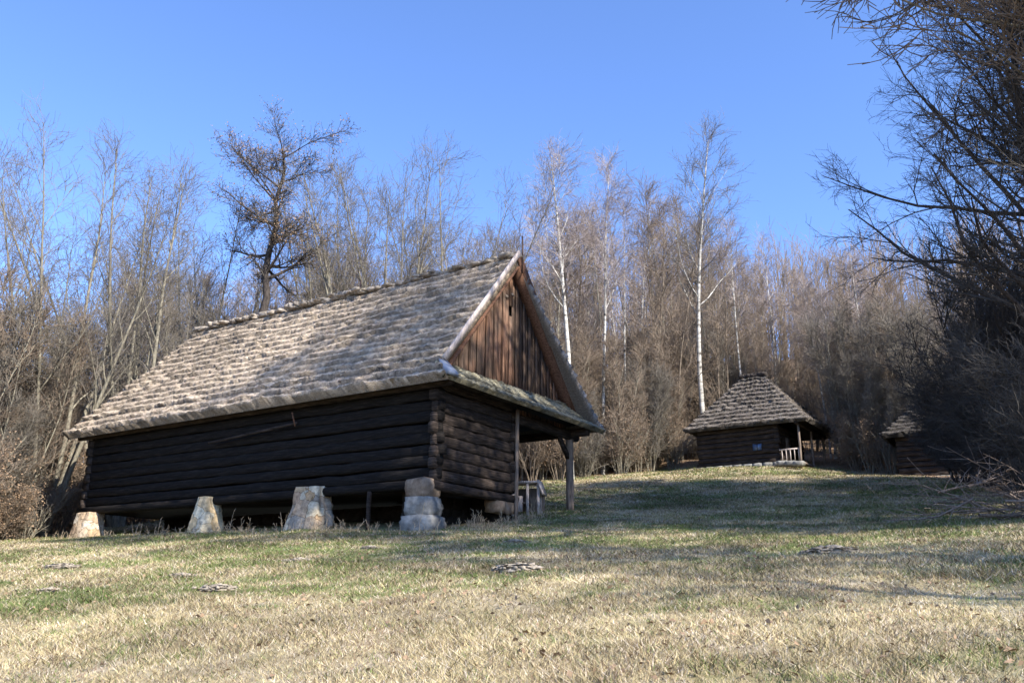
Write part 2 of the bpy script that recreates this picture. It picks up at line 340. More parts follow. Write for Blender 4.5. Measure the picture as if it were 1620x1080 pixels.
# ------------------------------------------------------------ the barn
barn = thing('log_barn', 'large dark log barn on stone piers with sunlit thatched roof and reddish board gable', 'barn', (BC[0], BC[1], 0), -TH)
ZS, ZE, ZR, OV = 3.17, 5.80, 10.95, .78
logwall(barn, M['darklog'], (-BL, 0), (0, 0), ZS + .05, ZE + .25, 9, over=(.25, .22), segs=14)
logwall(barn, M['log'], (0, 0), (0, BLOG), ZS - .02, ZE + .22, 9, over=(.22, .15))
logwall(barn, M['log'], (-BL, 0), (-BL, BLOG), ZS - .02, ZE + .22, 9, over=(.22, .15))
logwall(barn, M['log'], (-BL, BLOG), (0, BLOG), ZS + .05, ZE + .25, 9, over=(.25, .15), segs=10)
m = MB()
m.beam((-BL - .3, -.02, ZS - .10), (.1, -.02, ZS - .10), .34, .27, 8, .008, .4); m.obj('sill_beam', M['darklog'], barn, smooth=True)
m = MB(); m.beam((.02, -.2, ZS - .16), (.02, BLOG + .2, ZS - .16), .34, .25, 4, .008, .4); m.obj('sill_beam', M['log'], barn, smooth=True)
m = MB(); m.box((-BL / 2, BLOG / 2, ZS - .12), (BL - .3, BLOG - .3, .1)); m.obj('floor', M['pit'], barn)
# back foundation in near-black stone, the crawl space shade put into its colour
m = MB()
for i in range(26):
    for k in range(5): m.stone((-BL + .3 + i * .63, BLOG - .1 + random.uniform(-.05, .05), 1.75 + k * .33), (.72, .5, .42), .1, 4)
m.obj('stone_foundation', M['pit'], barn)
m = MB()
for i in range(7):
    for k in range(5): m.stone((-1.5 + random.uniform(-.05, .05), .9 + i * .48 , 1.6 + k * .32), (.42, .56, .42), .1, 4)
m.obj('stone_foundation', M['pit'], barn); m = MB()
for i in range(2): m.stone((-.1, 3.10 + .45 * i, 2.75), (.5, .60, .42), .1, 4)
m.obj('stone_foundation', M['brownstone'], barn)
# wall plate, tie beams under the eaves
m = MB(); m.beam((-BL - .6, -.28, ZE + .02), (.7, -.28, ZE + .02), .22, .24, 6, .006, .3); m.obj('eave_beam', M['log'], barn)
m = MB(); m.beam((-BL, BWD, ZE - .15), (.75, BWD, ZE - .15), .26, .28, 6, .006, .3); m.obj('eave_beam', M['log'], barn)
m = MB(); m.beam((0.02, BLOG, ZE - .22), (0.02, BWD + .45, ZE - .22), .26, .32, 4, .006, .3); m.obj('tie_beam', M['log'], barn)
m = MB(); m.beam((-4, BLOG, ZE - .18), (-4, BWD + .35, ZE - .18), .24, .26, 4, .006, .3); m.obj('tie_beam', M['log'], barn)
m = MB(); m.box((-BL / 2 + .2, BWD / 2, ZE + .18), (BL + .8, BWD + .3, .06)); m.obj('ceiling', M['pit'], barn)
# posts of the open side
for x in (0, -4.1, -8.2, -12.3):
    p = bw(x, BWD); z = H(*p) - .15
    m = MB(); m.beam((x, BWD, z), (x, BWD, ZE - .3), .26, .26, 7, .007, .8, up=(0, 1, 0)); po = m.obj('post', M['pole'], barn, smooth=True)
    m = MB(); m.beam((x, BWD - .75, ZE - .33), (x, BWD - .1, ZE - 1.0), .12, .14, 1, 0, 0); m.obj('brace', M['log'], barn)
p = bw(.16, BLOG + .03); m = MB(); m.beam((.19, BLOG + .05, H(*p) - .1), (.19, BLOG + .05, ZE), .11, .13, 5, .006, .7, up=(0, 1, 0)); m.obj('corner_pole', M['pole'], barn, smooth=True)
def wall_u(px):                                      # where a pixel column meets the long wall
    r = ray(px, 820); k = np.linspace(-18, 2, 4001); P = BC[None] + k[:, None] * UX[None]
    return float(k[np.argmin(np.abs(P[:, 0] / P[:, 1] - r[0] / r[1]))])
# piers: tapered fieldstone masonry
def piermat(name, tones, sc):
    m_, n_, b_ = mat(name, .95, .1); co = n_.nodes.new('ShaderNodeTexCoord'); mp = n_.nodes.new('ShaderNodeMapping'); mp.inputs['Scale'].default_value = (1, 1, 1.35)
    wn = noise(n_, 2.5, 3); vm = n_.nodes.new('ShaderNodeVectorMath'); vm.operation = 'MULTIPLY_ADD'; vm.inputs[1].default_value = (.35, .35, .35)
    n_.links.new(co.outputs['Object'], mp.inputs[0]); n_.links.new(wn.outputs['Color'], vm.inputs[0]); n_.links.new(mp.outputs[0], vm.inputs[2])
    v1 = n_.nodes.new('ShaderNodeTexVoronoi'); v1.inputs['Scale'].default_value = sc; v2 = n_.nodes.new('ShaderNodeTexVoronoi'); v2.feature = 'DISTANCE_TO_EDGE'; v2.inputs['Scale'].default_value = sc
    for v in (v1, v2): n_.links.new(vm.outputs[0], v.inputs['Vector'])
    sp_ = n_.nodes.new('ShaderNodeSeparateColor'); n_.links.new(v1.outputs['Color'], sp_.inputs[0]); r_ = ramp(n_, [(k / (len(tones) - 1), t) for k, t in enumerate(tones)]); n_.links.new(sp_.outputs[0], r_.inputs[0])
    e_ = ramp(n_, [(.0, (.38, .34, .28)), (.03, (1, 1, 1))]); n_.links.new(v2.outputs['Distance'], e_.inputs[0])
    t_ = noise(n_, 9, 6); tr = ramp(n_, [(.3, G3(.55)), (.7, G3(1.2))]); n_.links.new(t_.outputs[0], tr.inputs[0])
    out = r_.outputs[0]
    for o_ in (e_, tr):
        x_ = n_.nodes.new('ShaderNodeMix'); x_.data_type = 'RGBA'; x_.blend_type = 'MULTIPLY'; x_.inputs[0].default_value = 1; n_.links.new(out, x_.inputs[6]); n_.links.new(o_.outputs[0], x_.inputs[7]); out = x_.outputs[2]
    n_.links.new(out, b_.inputs['Base Color'])
    for src, dist in ((e_.outputs[0], .012), (t_.outputs[0], .05)):
        bp = n_.nodes.new('ShaderNodeBump'); bp.inputs['Strength'].default_value = .8; bp.inputs['Distance'].default_value = dist; n_.links.new(src, bp.inputs['Height'])
        if b_.inputs['Normal'].links: n_.links.new(b_.inputs['Normal'].links[0].from_socket, bp.inputs['Normal'])
        n_.links.new(bp.outputs[0], b_.inputs['Normal'])
    return m_
def pier(px, wb, wt, ztop, n, tones, y=-.12, dep=.8, label=None, sc=1.9):
    x = wall_u(px); z0 = H(*bw(x, y)) - .25; nz, na = 26, 64; V = []; fcs = []; seed = px * .37
    for k in range(nz + 1):
        f = k / nz; z = z0 + (ztop - z0) * f; hw = (wb * (1 - f) ** 1.2 + wt * (1 - (1 - f) ** 1.2)) / 2; hd = dep * (1.2 - .38 * f) / 2
        for a in range(na):
            t = a / na * 2 * PI; c_, s_ = math.cos(t), math.sin(t); q_ = (abs(c_) ** 7 + abs(s_) ** 7) ** (-1 / 7)
            bulge = 1 + .20 * (float(vnoise(seed + t * 1.3 * (1 if a < na / 2 else -1), z * 1.0, .42, 3)) - .5) + .10 * (float(vnoise(seed + c_ * 2, z + s_, .12, 5)) - .5)
            V.append((x + hw * c_ * q_ * bulge, y - (1 - f) * .08 + hd * s_ * q_ * bulge, z + .05 * (float(vnoise(seed + c_ * hw, s_ * hd, .2)) - .5)))
    V.append((x, y, ztop + .02))
    for k in range(nz):
        for a in range(na): b_ = (a + 1) % na; fcs.append((k * na + a, k * na + b_, (k + 1) * na + b_, (k + 1) * na + a))
    cap = [(nz * na + a, nz * na + (a + 1) % na, len(V) - 1) for a in range(na)]
    o = mesh_np('stone_pier', np.array(V), [np.array(fcs), np.array(cap)], piermat('pier_masonry', tones, sc), barn, smooth=True)
    if label: o['label'] = label
    return o
TAN = [(.48, .35, .21), (.50, .36, .23), (.58, .50, .38), (.44, .31, .20)]; PALE = [(.74, .62, .42), (.62, .43, .22), (.80, .70, .50), (.50, .42, .31)]; MIX = [(.52, .44, .31), (.56, .36, .19), (.34, .30, .25), (.64, .55, .40), (.42, .26, .16)]
pier(147, 1.15, .84, ZS - .20, 4, TAN, label='tan tapered pier under the far end of the long wall')
pier(333, 1.02, .46, ZS + .02, 5, PALE, label='bright narrow tapered pier')
pier(497, 1.50, .90, ZS + .06, 6, MIX, label='widest pier of pale mixed blocks')
x = wall_u(674); z0 = H(*bw(x, -.1)) - .15; zt = ZS + .0; m = MB(); h = (zt - z0)
m.stone((x, -.12, z0 + .16 * h), (1.08, .95, .40 * h), .08, 7, .1, .45); m.stone((x - .02, -.12, z0 + .5 * h), (.9, .85, .40 * h), .08, 7, .3, .45)
m.obj('stone_pier', M['greystone'], barn, smooth=True)['label'] = 'two large rounded grey stones under the near corner'
m = MB(); m.stone((x - .04, -.14, z0 + .84 * h), (.84, .70, .38 * h), .07, 7, -.1, .5); m.obj('pier_capstone', M['brownstone'], barn, smooth=True)
x = wall_u(588); m = MB(); m.beam((x, -.15, H(*bw(x, -.15)) - .1), (x, -.15, ZS - .2), .12, .12, 3, .006, .8, up=(0, 1, 0)); m.obj('prop_post', M['log'], barn, smooth=True)
# stick and pole hung below the eave
m = MB(); m.beam((-9.3, -.33, 4.95), (-5.2, -.33, 5.22), .09, .09, 5, .006, .8); m.obj('hung_pole', M['log'], barn)
x = wall_u(467); m = MB(); m.beam((x - .05, -.42, 5.55), (x + .06, -.36, 5.12), .04, .04, 1); m.obj('hung_stick', M['rake'], barn)
# gable
GX = -.10; YB0, YB1, ZB = -.05, BWD + .05, 6.35
def gy2z(y): return ZB + (ZR - .12 - ZB) * (1 - abs(y - BWD / 2) / (BWD / 2 + .05))
m = MB(); y = .06; k = 0
while y < BWD - .1:
    wdt = random.uniform(.15, .27); y2 = min(y + wdt, BWD - .04); xo = GX + (.03 if k % 2 else 0) + random.uniform(0, .008)
    za, zb_ = gy2z(y), gy2z(y2)
    segs = [(5.75, None)]
    if y < BWD / 2 - .02 < y2: segs = [(5.75, 8.95), (9.30, None)]
    for lo, hi in segs:
        A, B = (za, zb_) if hi is None else (hi, hi)
        V = [(xo, y, lo), (xo, y2 - .012, lo), (xo, y2 - .012, B), (xo, y, A)]; V += [(a - .03, b, c) for a, b, c in V]
        m.add(V, [(0, 1, 2, 3), (7, 6, 5, 4), (0, 4, 5, 1), (1, 5, 6, 2), (2, 6, 7, 3), (3, 7, 4, 0)])
    y = y2; k += 1
m.obj('gable', M['board'], barn)
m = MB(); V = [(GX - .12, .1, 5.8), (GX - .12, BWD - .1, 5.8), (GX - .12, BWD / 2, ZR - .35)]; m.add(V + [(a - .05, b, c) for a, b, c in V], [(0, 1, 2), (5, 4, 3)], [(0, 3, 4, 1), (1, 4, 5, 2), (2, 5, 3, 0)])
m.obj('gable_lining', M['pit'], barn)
m = MB(); m.box((GX + .05, BWD / 2 - .25, 9.55), (.04, .16, .10)); m.obj('gable_patch', M['pole'], barn)
m = MB(); m.box((GX + .05, BWD / 2 + .1, 9.72), (.04, .14, .08)); m.obj('gable_patch', M['pole'], barn)
# roof
XL, XR = -(BL + OV), .20; E = 5.86
top_l, top_r = (-BL + .25, BWD / 2, ZR), (XR, BWD / 2, ZR + .02)
ang = math.atan2(ZR - E, BWD / 2 + OV)
thatch('thatched_roof', [
    ((XL, -OV - .05, E), (.92, -OV - .12, E + .02), (XR + .03, -.25, 6.50), (-17.01, -.25, 6.50)),
    ((-17.01, -.25, 6.50), (XR + .03, -.25, 6.50), (XR, BWD / 2 + .02, ZR), top_l),
], barn, M['thatch'], dens=330, tone=(.60, .485, .365), course=.40, step=.14)
thatch('thatched_roof', [((.9, BWD + OV, E), (XL, BWD + OV, E), top_l, (XR, BWD / 2 - .02, ZR))], barn, M['thatch'], dens=60)
thatch('thatched_roof', [((XL, BWD + OV, E), (XL, -OV - .05, E), (top_l[0], BWD / 2 + .05, ZR), (top_l[0], BWD / 2 - .05, ZR))], barn, M['thatch'], dens=200)
thatch('pent_roof', [((.90, -OV - .10, E + .02), (.98, BWD + OV + .1, E - .06), (.05, BWD + .15, 6.62), (.05, -.25, 6.55))], barn, M['thatch'],
       tone=(.40, .36, .25), thick=.16, dens=500, course=.9, sl=.2, sw=.008, step=.03)
m = MB(); V = [(.93, -OV - .12, E + .02), (.93, -OV + .45, E + .02), (.12, .12, 6.52), (.12, -.22, 6.50)]
m.add([(a, b, c + .10) for a, b, c in V] + [(a, b, c - .02) for a, b, c in V], [(0, 1, 2, 3), (7, 6, 5, 4), (0, 4, 5, 1), (1, 5, 6, 2), (2, 6, 7, 3), (3, 7, 4, 0)]); m.obj('corner_flashing', M['sheet'], barn)
for sgn in (-1, 1):
    yb = BWD / 2 + sgn * (BWD / 2 + .12); wd_, dz_ = (.17, .10) if sgn < 0 else (.32, -.08)
    m = MB(); m.beam((XR + .07, yb, 6.45 + dz_), (XR + .07, BWD / 2, ZR + .06 + dz_), .05, wd_, 6, .004); m.obj('barge_board', M['pale'] if sgn < 0 else M['rake'], barn)
    m = MB(); m.beam((XR - .14, yb - sgn * .12, 6.20), (XR - .14, BWD / 2, ZR - .34), .42, .05, 6, .003); m.obj('soffit_board', M['rake'], barn)
# ridge cap of rough straw bundles
m = MB()
for i in range(150):
    x = top_l[0] + .05 + (XR - top_l[0] - .1) * random.random(); sd = random.choice((-1, 1))
    m.stone((x, BWD / 2 + sd * random.uniform(.0, .16), ZR + random.uniform(-.05, .09) + .06 * float(vnoise(x, 1, .8))), (random.uniform(.12, .42), random.uniform(.3, .6), random.uniform(.08, .17)), .3, 4, random.uniform(-.5, .5))
o = m.obj('ridge_cap', noisemat('ridge_straw', [(.3, (.14, .115, .095)), (.7, (.46, .40, .33))], 7, bump=.8, bdist=.05), barn)
m = MB(); m.beam((XR + .12, BWD / 2 + .1, 10.4), (XR + .12, BWD / 2 + .1, ZR + .78), .05, .05, 1, 0, .9, (0, 1, 0)); m.obj('rod', M['metal'], barn)
m = MB(); m.beam((-6.9, BWD / 2 + .1, ZR - .1), (-6.9, BWD / 2 + .1, ZR + .62), .06, .06, 1, 0, .9, (0, 1, 0)); m.obj('rod', M['metal'], barn)

# pale wooden stand by the porch
ps = at(834, 803, 29.2); pz = H(ps[0], ps[1])
st = thing('wooden_stand', 'small pale weathered open wooden stand with slanting top beside the barn corner', 'stand', (ps[0], ps[1], pz), -.25)
for x, y in ((-.42, -.25), (0.08, -.27), (.42, -.22), (-.42, .25), (.42, .25)):
    m = MB(); m.beam((x, y, -.1), (x, y, .98), .10, .10, 2, .006, .6, (0, 1, 0)); m.obj('leg', M['pale'], st)
m = MB(); m.box((-.08, 0, 1.03), (.98, .68, .07)); m.obj('top', M['pale'], st)
m = MB(); m.box((.50, 0, .86), (.06, .66, .5), Matrix.Rotation(-.35, 3, 'Y')); m.obj('slanting_board', M['pale'], st)
m = MB(); m.box((-.16, -.1, .36), (.52, .3, .05)); m.box((.1, .22, .5), (.9, .03, .75)); m.obj('back_panel', M['pole'], st)
m = MB(); m.box((-.24, -.2, .33), (.26, .16, .5)); m.obj('side_panel', M['pale'], st)

# ------------------------------------------------------------ small thatched huts
def hut(loc, rz, Lx, Ly, zw, zr, label, name='thatched_hut', porch=True, tone=(.20, .172, .148)):
    b = thing(name, label, 'hut', loc, rz)
    logwall(b, M['log'], (-Lx, 0), (0, 0), .15, zw, 8, over=(.15, .15)); logwall(b, M['log'], (0, 0), (0, Ly), .12, zw - .02, 8, over=(.15, .15))
    logwall(b, M['log'], (-Lx, Ly), (0, Ly), .15, zw, 8); logwall(b, M['log'], (-Lx, 0), (-Lx, Ly), .12, zw - .02, 8)
    m = MB()
    for i in range(9): m.stone((-Lx + i * Lx / 8, -.02, .0), (.6, .4, .42), .1, 4)
    for i in range(7): m.stone((0, i * Ly / 6, -.05), (.4, .6, .42), .1, 4)
    m.obj('stone_footing', M['greystone'], b)
    o = .7; px = 2.1 if porch else .7; r0, r1 = (-Lx * .5 - .15, Ly / 2, zr), (-Lx * .5 + .55 + px * .25, Ly / 2, zr)
    e = zw - .02; A, B, D, E_ = (-Lx - o, -o, e), (px, -o, e), (px + .1, Ly + o, e - .12), (-Lx - o, Ly + o, e)
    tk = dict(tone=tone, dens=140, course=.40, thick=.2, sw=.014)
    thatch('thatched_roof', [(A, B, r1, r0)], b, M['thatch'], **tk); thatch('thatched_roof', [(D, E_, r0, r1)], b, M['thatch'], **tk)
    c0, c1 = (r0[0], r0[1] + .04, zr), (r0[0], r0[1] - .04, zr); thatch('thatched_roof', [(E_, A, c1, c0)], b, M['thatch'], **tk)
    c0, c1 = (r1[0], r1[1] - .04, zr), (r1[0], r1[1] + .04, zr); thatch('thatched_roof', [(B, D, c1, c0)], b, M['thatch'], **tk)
    m = MB()
    for i in range(7): m.stone((r0[0] - .1 + i * (r1[0] - r0[0] + .2) / 6, Ly / 2, zr + .04), (.34, .5, .26), .2, 4)
    m.obj('ridge_cap', M['darkbark'], b)
    f = MB(); wx = -Lx * .24
    f.box((wx, -.14, 1.38), (.62, .05, .06)); f.box((wx, -.14, .92), (.62, .05, .06)); f.box((wx - .3, -.14, 1.15), (.05, .05, .4)); f.box((wx + .3, -.14, 1.15), (.05, .05, .4)); f.box((wx, -.14, 1.15), (.03, .04, .4))
    wf = f.obj('window', M['log'], b); f = MB(); f.box((wx, -.128, 1.15), (.56, .012, .42)); f.obj('pane', M['pane'], wf)
    if porch:
        for x, y in ((1.35, -.15), (1.35, Ly * .5), (1.35, Ly + .1)):
            m = MB(); m.beam((x, y, -.3), (x, y, zw - .1), .14, .14, 4, .01, .8, (0, 1, 0)); m.obj('post', M['pole'], b)
        m = MB(); m.beam((1.35, -.6, zw - .12), (1.35, Ly + .5, zw - .12), .16, .18, 3, .006); m.obj('porch_beam', M['log'], b)
        m = MB(); m.box((.75, Ly / 2, .1), (1.3, Ly, .1)); m.obj('porch_floor', M['pole'], b)
        m = MB()
        m.beam((.15, -.16, .85), (1.35, -.16, .85), .06, .08); 
        for k in range(5): m.beam((.3 + k * .24, -.16, .15), (.3 + k * .24, -.16, .83), .04, .06, 1, 0, 0, (0, 1, 0))
        m.obj('railing', M['pale'], b)
        dn = MB(); dn.box((.145, Ly * .35, 1.0), (.05, .85, 1.65)); dr = dn.obj('door', M['pole'], b)
        h = MB(); h.box((.19, Ly * .35 + .3, 1.0), (.04, .04, .16)); h.obj('handle', M['metal'], dr)
        m = MB()
        for k in range(3): m.stone((.4 + .5 * k, -.55 - .1 * k, .0 - .06 * k), (.6, .5, .3), .1, 4)
        m.obj('stone_step', M['greystone'], b)
    return b
q = at(1232, 735, 53)
hut((q[0], q[1], H(q[0], q[1]) + .05), -.60, 4.8, 4.8, 2.45, 6.1, 'thatched log hut with small blue window and side porch at the wood edge')
q = at(1462, 748, 47)
hut((q[0] + 2.6, q[1] + .5, H(q[0], q[1]) + .05), -.55, 3.2, 4.2, 2.35, 4.9, 'dark shaded thatched hut half hidden behind the big bare tree', porch=True, tone=(.10, .088, .078))  # low tone puts the shade of the big tree into the roof colour

# ------------------------------------------------------------ molehills
mh = [(102, 898, 'pale molehill nearest the left edge of the meadow', .9), (290, 912, 'small flat pale molehill below the second stone pier', .6), (348, 932, 'bright white molehill lowest on the left grass', .75),
      (475, 888, 'pale molehill just in front of the widest stone pier', .7), (585, 867, 'tiny white molehill in front of the prop post', .5), (815, 858, 'grey molehill below the barn end wall', .7),
      (822, 902, 'large grey shaded molehill in mid meadow', 1.1), (1318, 874, 'wide grey molehill between the two long shadows', 1.1), (80, 935, 'faint pale molehill low on the left grass', .5), (1285, 876, 'small grey molehill left of the wide one', .6)]
def ground_at(px, py):
    r = ray(px, py); r = r / math.hypot(r[0], r[1]); d = np.linspace(3, 70, 1400); P = r[None] * d[:, None]
    z = hgt(P[:, 0], P[:, 1]); i = np.argmax(P[:, 2] < z); return P[i]
for px, py, lab, s in mh:
    s *= .9; p = ground_at(px, py); m = MB(); p[2] = H(p[0], p[1]) + .02
    m.stone((0, 0, -.02), (.66 * s, .48 * s, .17 * s), .3, 12, 0, .05)
    for k in range(110):
        a = random.uniform(0, 2 * PI); rr = abs(random.gauss(0, .16)) * s; hh = max(0, .10 * s * (1 - rr / (.34 * s)))
        m.stone((rr * 1.3 * math.cos(a), rr * math.sin(a), hh * random.uniform(.2, .8)), np.array((.075, .07, .055)) * random.uniform(.4, 1.1) * s, .25, 3, a)
    o = m.obj('molehill', M['dirt']); o.location = p; props(o, lab, 'molehill', 'molehills in the meadow')

# ------------------------------------------------------------ bare trees
def tube(P, R, sides):
    """P (N,S,3), R (N,S) -> verts, quads"""
    N, S, _ = P.shape; T = np.gradient(P, axis=1); T /= np.linalg.norm(T, axis=2, keepdims=True) + 1e-9
    ref = np.where(np.abs(T[:, :1, 2:3]) > .8, np.array([1., 0, 0]), np.array([0, 0, 1.])); a = np.cross(T, np.broadcast_to(ref, T.shape)); a /= np.linalg.norm(a, axis=2, keepdims=True) + 1e-9
    b = np.cross(T, a); an = np.arange(sides) / sides * 2 * PI
    V = P[:, :, None] + R[:, :, None, None] * (np.cos(an)[None, None, :, None] * a[:, :, None] + np.sin(an)[None, None, :, None] * b[:, :, None])
    id_ = np.arange(N * S * sides).reshape(N, S, sides); nx = np.roll(id_, -1, axis=2)
    Fc = np.stack([id_[:, :-1], nx[:, :-1], nx[:, 1:], id_[:, 1:]], -1).reshape(-1, 4)
    return V.reshape(-1, 3), Fc
def kids(g, P, R, n, t0, t1, ang, L, up=.0, wig=.12, S=5, rk=.55, tip=.25, shape=None, rmin=.005):
    """n children on every parent, between fractions t0 and t1"""
    N, S0, _ = P.shape; pi = np.repeat(np.arange(N), n); K = len(pi); t = np.tile((np.arange(n) + .5) / n, N) + g.uniform(-.5, .5, K) / n
    t = t0 + (t1 - t0) * t; x = t * (S0 - 1); i = np.clip(x.astype(int), 0, S0 - 2); f = (x - i)[:, None]
    o = P[pi, i] * (1 - f) + P[pi, i + 1] * f; r0 = (R[pi, i] * (1 - f[:, 0]) + R[pi, i + 1] * f[:, 0]) * rk
    T = P[pi, i + 1] - P[pi, i]; T /= np.linalg.norm(T, axis=1, keepdims=True) + 1e-9
    v = g.normal(0, 1, (K, 3)); v -= (v * T).sum(1, keepdims=True) * T; v /= np.linalg.norm(v, axis=1, keepdims=True) + 1e-9
    a = np.radians(g.normal(ang, ang * .22, K))[:, None]; d = T * np.cos(a) + v * np.sin(a)
    ln = L * g.uniform(.6, 1.3, K); 
    if shape is not None: ln = ln * shape(t)
    st = (ln / (S - 1))[:, None]; Q = np.empty((K, S, 3)); Q[:, 0] = o
    for s in range(1, S):
        d = d + g.normal(0, wig, (K, 3)) + np.array([0, 0, up]); d /= np.linalg.norm(d, axis=1, keepdims=True); Q[:, s] = Q[:, s - 1] + d * st
    r0 = np.maximum(r0, rmin * 1.5); RR = r0[:, None] * np.linspace(1, tip, S)[None]; return Q, np.maximum(RR, rmin)
def stems(g, n, h, spread, r, S=12, wig=.06, curve=.04, up=.05, base=.15):
    a = (np.arange(n) + g.uniform(-.3, .3, n)) / n * 2 * PI + g.uniform(0, 6); sp = np.radians(spread if n > 1 else 1.0) * g.uniform(.35, 1.1, n)
    d = np.stack([np.cos(a) * np.sin(sp), np.sin(a) * np.sin(sp), np.cos(sp)], 1); hh = h * g.uniform(.78, 1.0, n) if n > 1 else np.array([h])
    Q = np.empty((n, S, 3)); Q[:, 0] = np.stack([np.cos(a) * base, np.sin(a) * base, 0 * a - .3], 1) if n > 1 else np.array([[0, 0, -.3]])
    for s in range(1, S):
        d = d + g.normal(0, wig, (n, 3)) + np.array([0, 0, up]); d /= np.linalg.norm(d, axis=1, keepdims=True); Q[:, s] = Q[:, s - 1] + d * ((hh + .3) / (S - 1))[:, None]
    R = r * g.uniform(.7, 1.05, n)[:, None] * (np.linspace(1, .06, S) ** .8)[None]; R[:, 0] *= 1.25
    return Q, R
def make_tree(name, seed, n=1, h=16, spread=8, r=.16, wig=.06, tup=.05, limbs=9, lt=(.3, .95), lang=38, ll=.30, lup=.10, br=6, bl=.45, tw=5, tl=1.0, bup=.06, tup2=.03,
              bark='bark', twig='twig', twr=.0085, leaves=0, tw2=0, lshape=None, trunk=None, lk=.55):
    g = np.random.default_rng(seed); P0, R0 = stems(g, n, h, spread, r, wig=wig, up=tup) if trunk is None else trunk
    sh = lshape or (lambda t: 1.25 - .95 * (t - lt[0]) / (lt[1] - lt[0]))
    P1, R1 = kids(g, P0, R0, limbs, lt[0], lt[1], lang, h * ll, lup, .11, 7, lk, .2, sh, .010)
    P2, R2 = kids(g, P1, R1, br, .2, .98, 38, h * ll * bl, bup, .15, 5, .6, .3, lambda t: 1.2 - .6 * t, twr * 1.25)
    PX, RX = kids(g, P0, R0, limbs + 4, lt[0] * .8 + .1, .99, lang, h * .09, .05, .15, 5, .35, .3, None, twr * 1.2)
    P2 = np.concatenate([P2, PX]); R2 = np.concatenate([R2, RX])
    P3, R3 = kids(g, P2, R2, tw, .15, .98, 36, tl, tup2, .18, 4, .6, .5, None, twr)
    parts = [tube(P2, R2, 3), tube(P3, R3, 3)]
    if tw2:
        P4, R4 = kids(g, P3, R3, tw2, .2, .98, 38, tl * .55, tup2, .15, 3, .7, .6, None, twr * .8); parts.append(tube(P4, R4, 3))
        tips = P4[:, -1]
    else: tips = P3[:, -1]
    def pack(ps):
        VV, FF, k = [], [], 0
        for v, f in ps: VV.append(v); FF.append(f + k); k += len(v)
        return np.concatenate(VV), np.concatenate(FF)
    root = bpy.data.objects.new(name, None); C.objects.link(root)
    v, f = pack([tube(P0, R0, 7), tube(P1, R1, 5)]); mesh_np('trunk', v, [f], M[bark], root, smooth=True)
    v, f = pack(parts); FFs = [f]
    cr = mesh_np('crown', v, FFs, M[twig], root)
    if leaves:
        k = g.integers(0, len(tips), leaves); c = tips[k] + g.normal(0, .12, (leaves, 3)); a = g.normal(0, 1, (leaves, 3)); b = g.normal(0, 1, (leaves, 3))
        a /= np.linalg.norm(a, axis=1, keepdims=True); b -= (a * b).sum(1, keepdims=True) * a; b /= np.linalg.norm(b, axis=1, keepdims=True)
        s = g.uniform(.025, .05, (leaves, 1)); Q = np.stack([c - a * s, c + b * s * .7, c + a * s, c - b * s * .7 + .01], 1).reshape(-1, 3)
        mesh_np('dead_leaves', Q, [np.arange(len(Q)).reshape(-1, 4)], M['leaf'], root)
    return root
def put(proto, used, x, y, rz, s, label, cat='tree', group=None, name=None, dz=0, sz=None, lean=0):
    if proto.name in used:
        r_ = proto.copy(); C.objects.link(r_)
        for ch in proto.children:
            c = ch.copy(); C.objects.link(c); c.parent = r_
    else: r_ = proto; used.add(proto.name)
    r_.location = (x, y, H(x, y) + dz); r_.rotation_euler = (Matrix.Rotation(math.radians(lean), 3, 'Y') @ Matrix.Rotation(rz, 3, 'Z')).to_euler(); r_.scale = (s, s, sz or s)
    for k in ('label', 'category', 'group'):
        if k in r_.keys(): del r_[k]
    props(r_, label, cat, group); return r_
USED = set()
def px2(px, d, py=560): q = at(px, py, d); return q[0], q[1]
def height_for(px, d, pytop):
    q = at(px, pytop, d); return q[2] - H(q[0], q[1])

# featured trees: (builder seed and habit) placed where they stand
def feature(px, d, pytop, label, name, group=None, rz=0, **kw):
    kw2 = kw.pop('lean', float(np.interp(px, [100, 750, 900], [-7.5, -2.5, 0]))); h = height_for(px, d, pytop) * (.93 if px < 850 else 1.0); x, y = px2(px, d, 520 if px < 850 else 450); t = make_tree(name, kw.pop('seed'), h=h / kw.pop('hk', 1.0), **kw)
    return put(t, USED, x, y, rz, 1, label, group=group, lean=kw2)
fan = dict(lang=25, lup=.04, ll=.19, br=6, bl=.5, tw=5, tw2=1, tl=.8, wig=.028, tup=.012, bark='bark', twig='greytwig', limbs=9, lt=(.30, .98), twr=.0052)
feature(108, 40, 205, 'tall grey tree with fanned stems, leftmost above the barn roof', 'bare_tree', seed=11, n=11, spread=25, r=.13, **fan)
feature(228, 43, 205, 'tall grey many-stemmed tree next right of the leftmost fanned tree', 'bare_tree', seed=12, n=9, spread=17, r=.13, **fan)
feature(345, 50, 262, 'slender grey tree between the fanned trees and the dark gnarled tree', 'bare_tree', seed=13, n=7, spread=14, r=.11, **fan)
feature(540, 48, 235, 'grey many-stemmed tree just right of the dark gnarled tree', 'bare_tree', seed=14, n=7, spread=10, r=.12, **fan)
feature(612, 45, 232, 'grey tree with thick bole and fan of stems left of the widest crown', 'bare_tree', seed=15, n=8, spread=17, r=.13, **fan)
feature(665, 47, 228, 'widest grey fanned tree, its stems leaning right above the roof ridge', 'bare_tree', seed=16, n=14, spread=28, r=.12, **fan)
feature(748, 52, 300, 'low leaning grey tree behind the gable peak', 'bare_tree', seed=17, n=8, spread=24, r=.12, **fan)
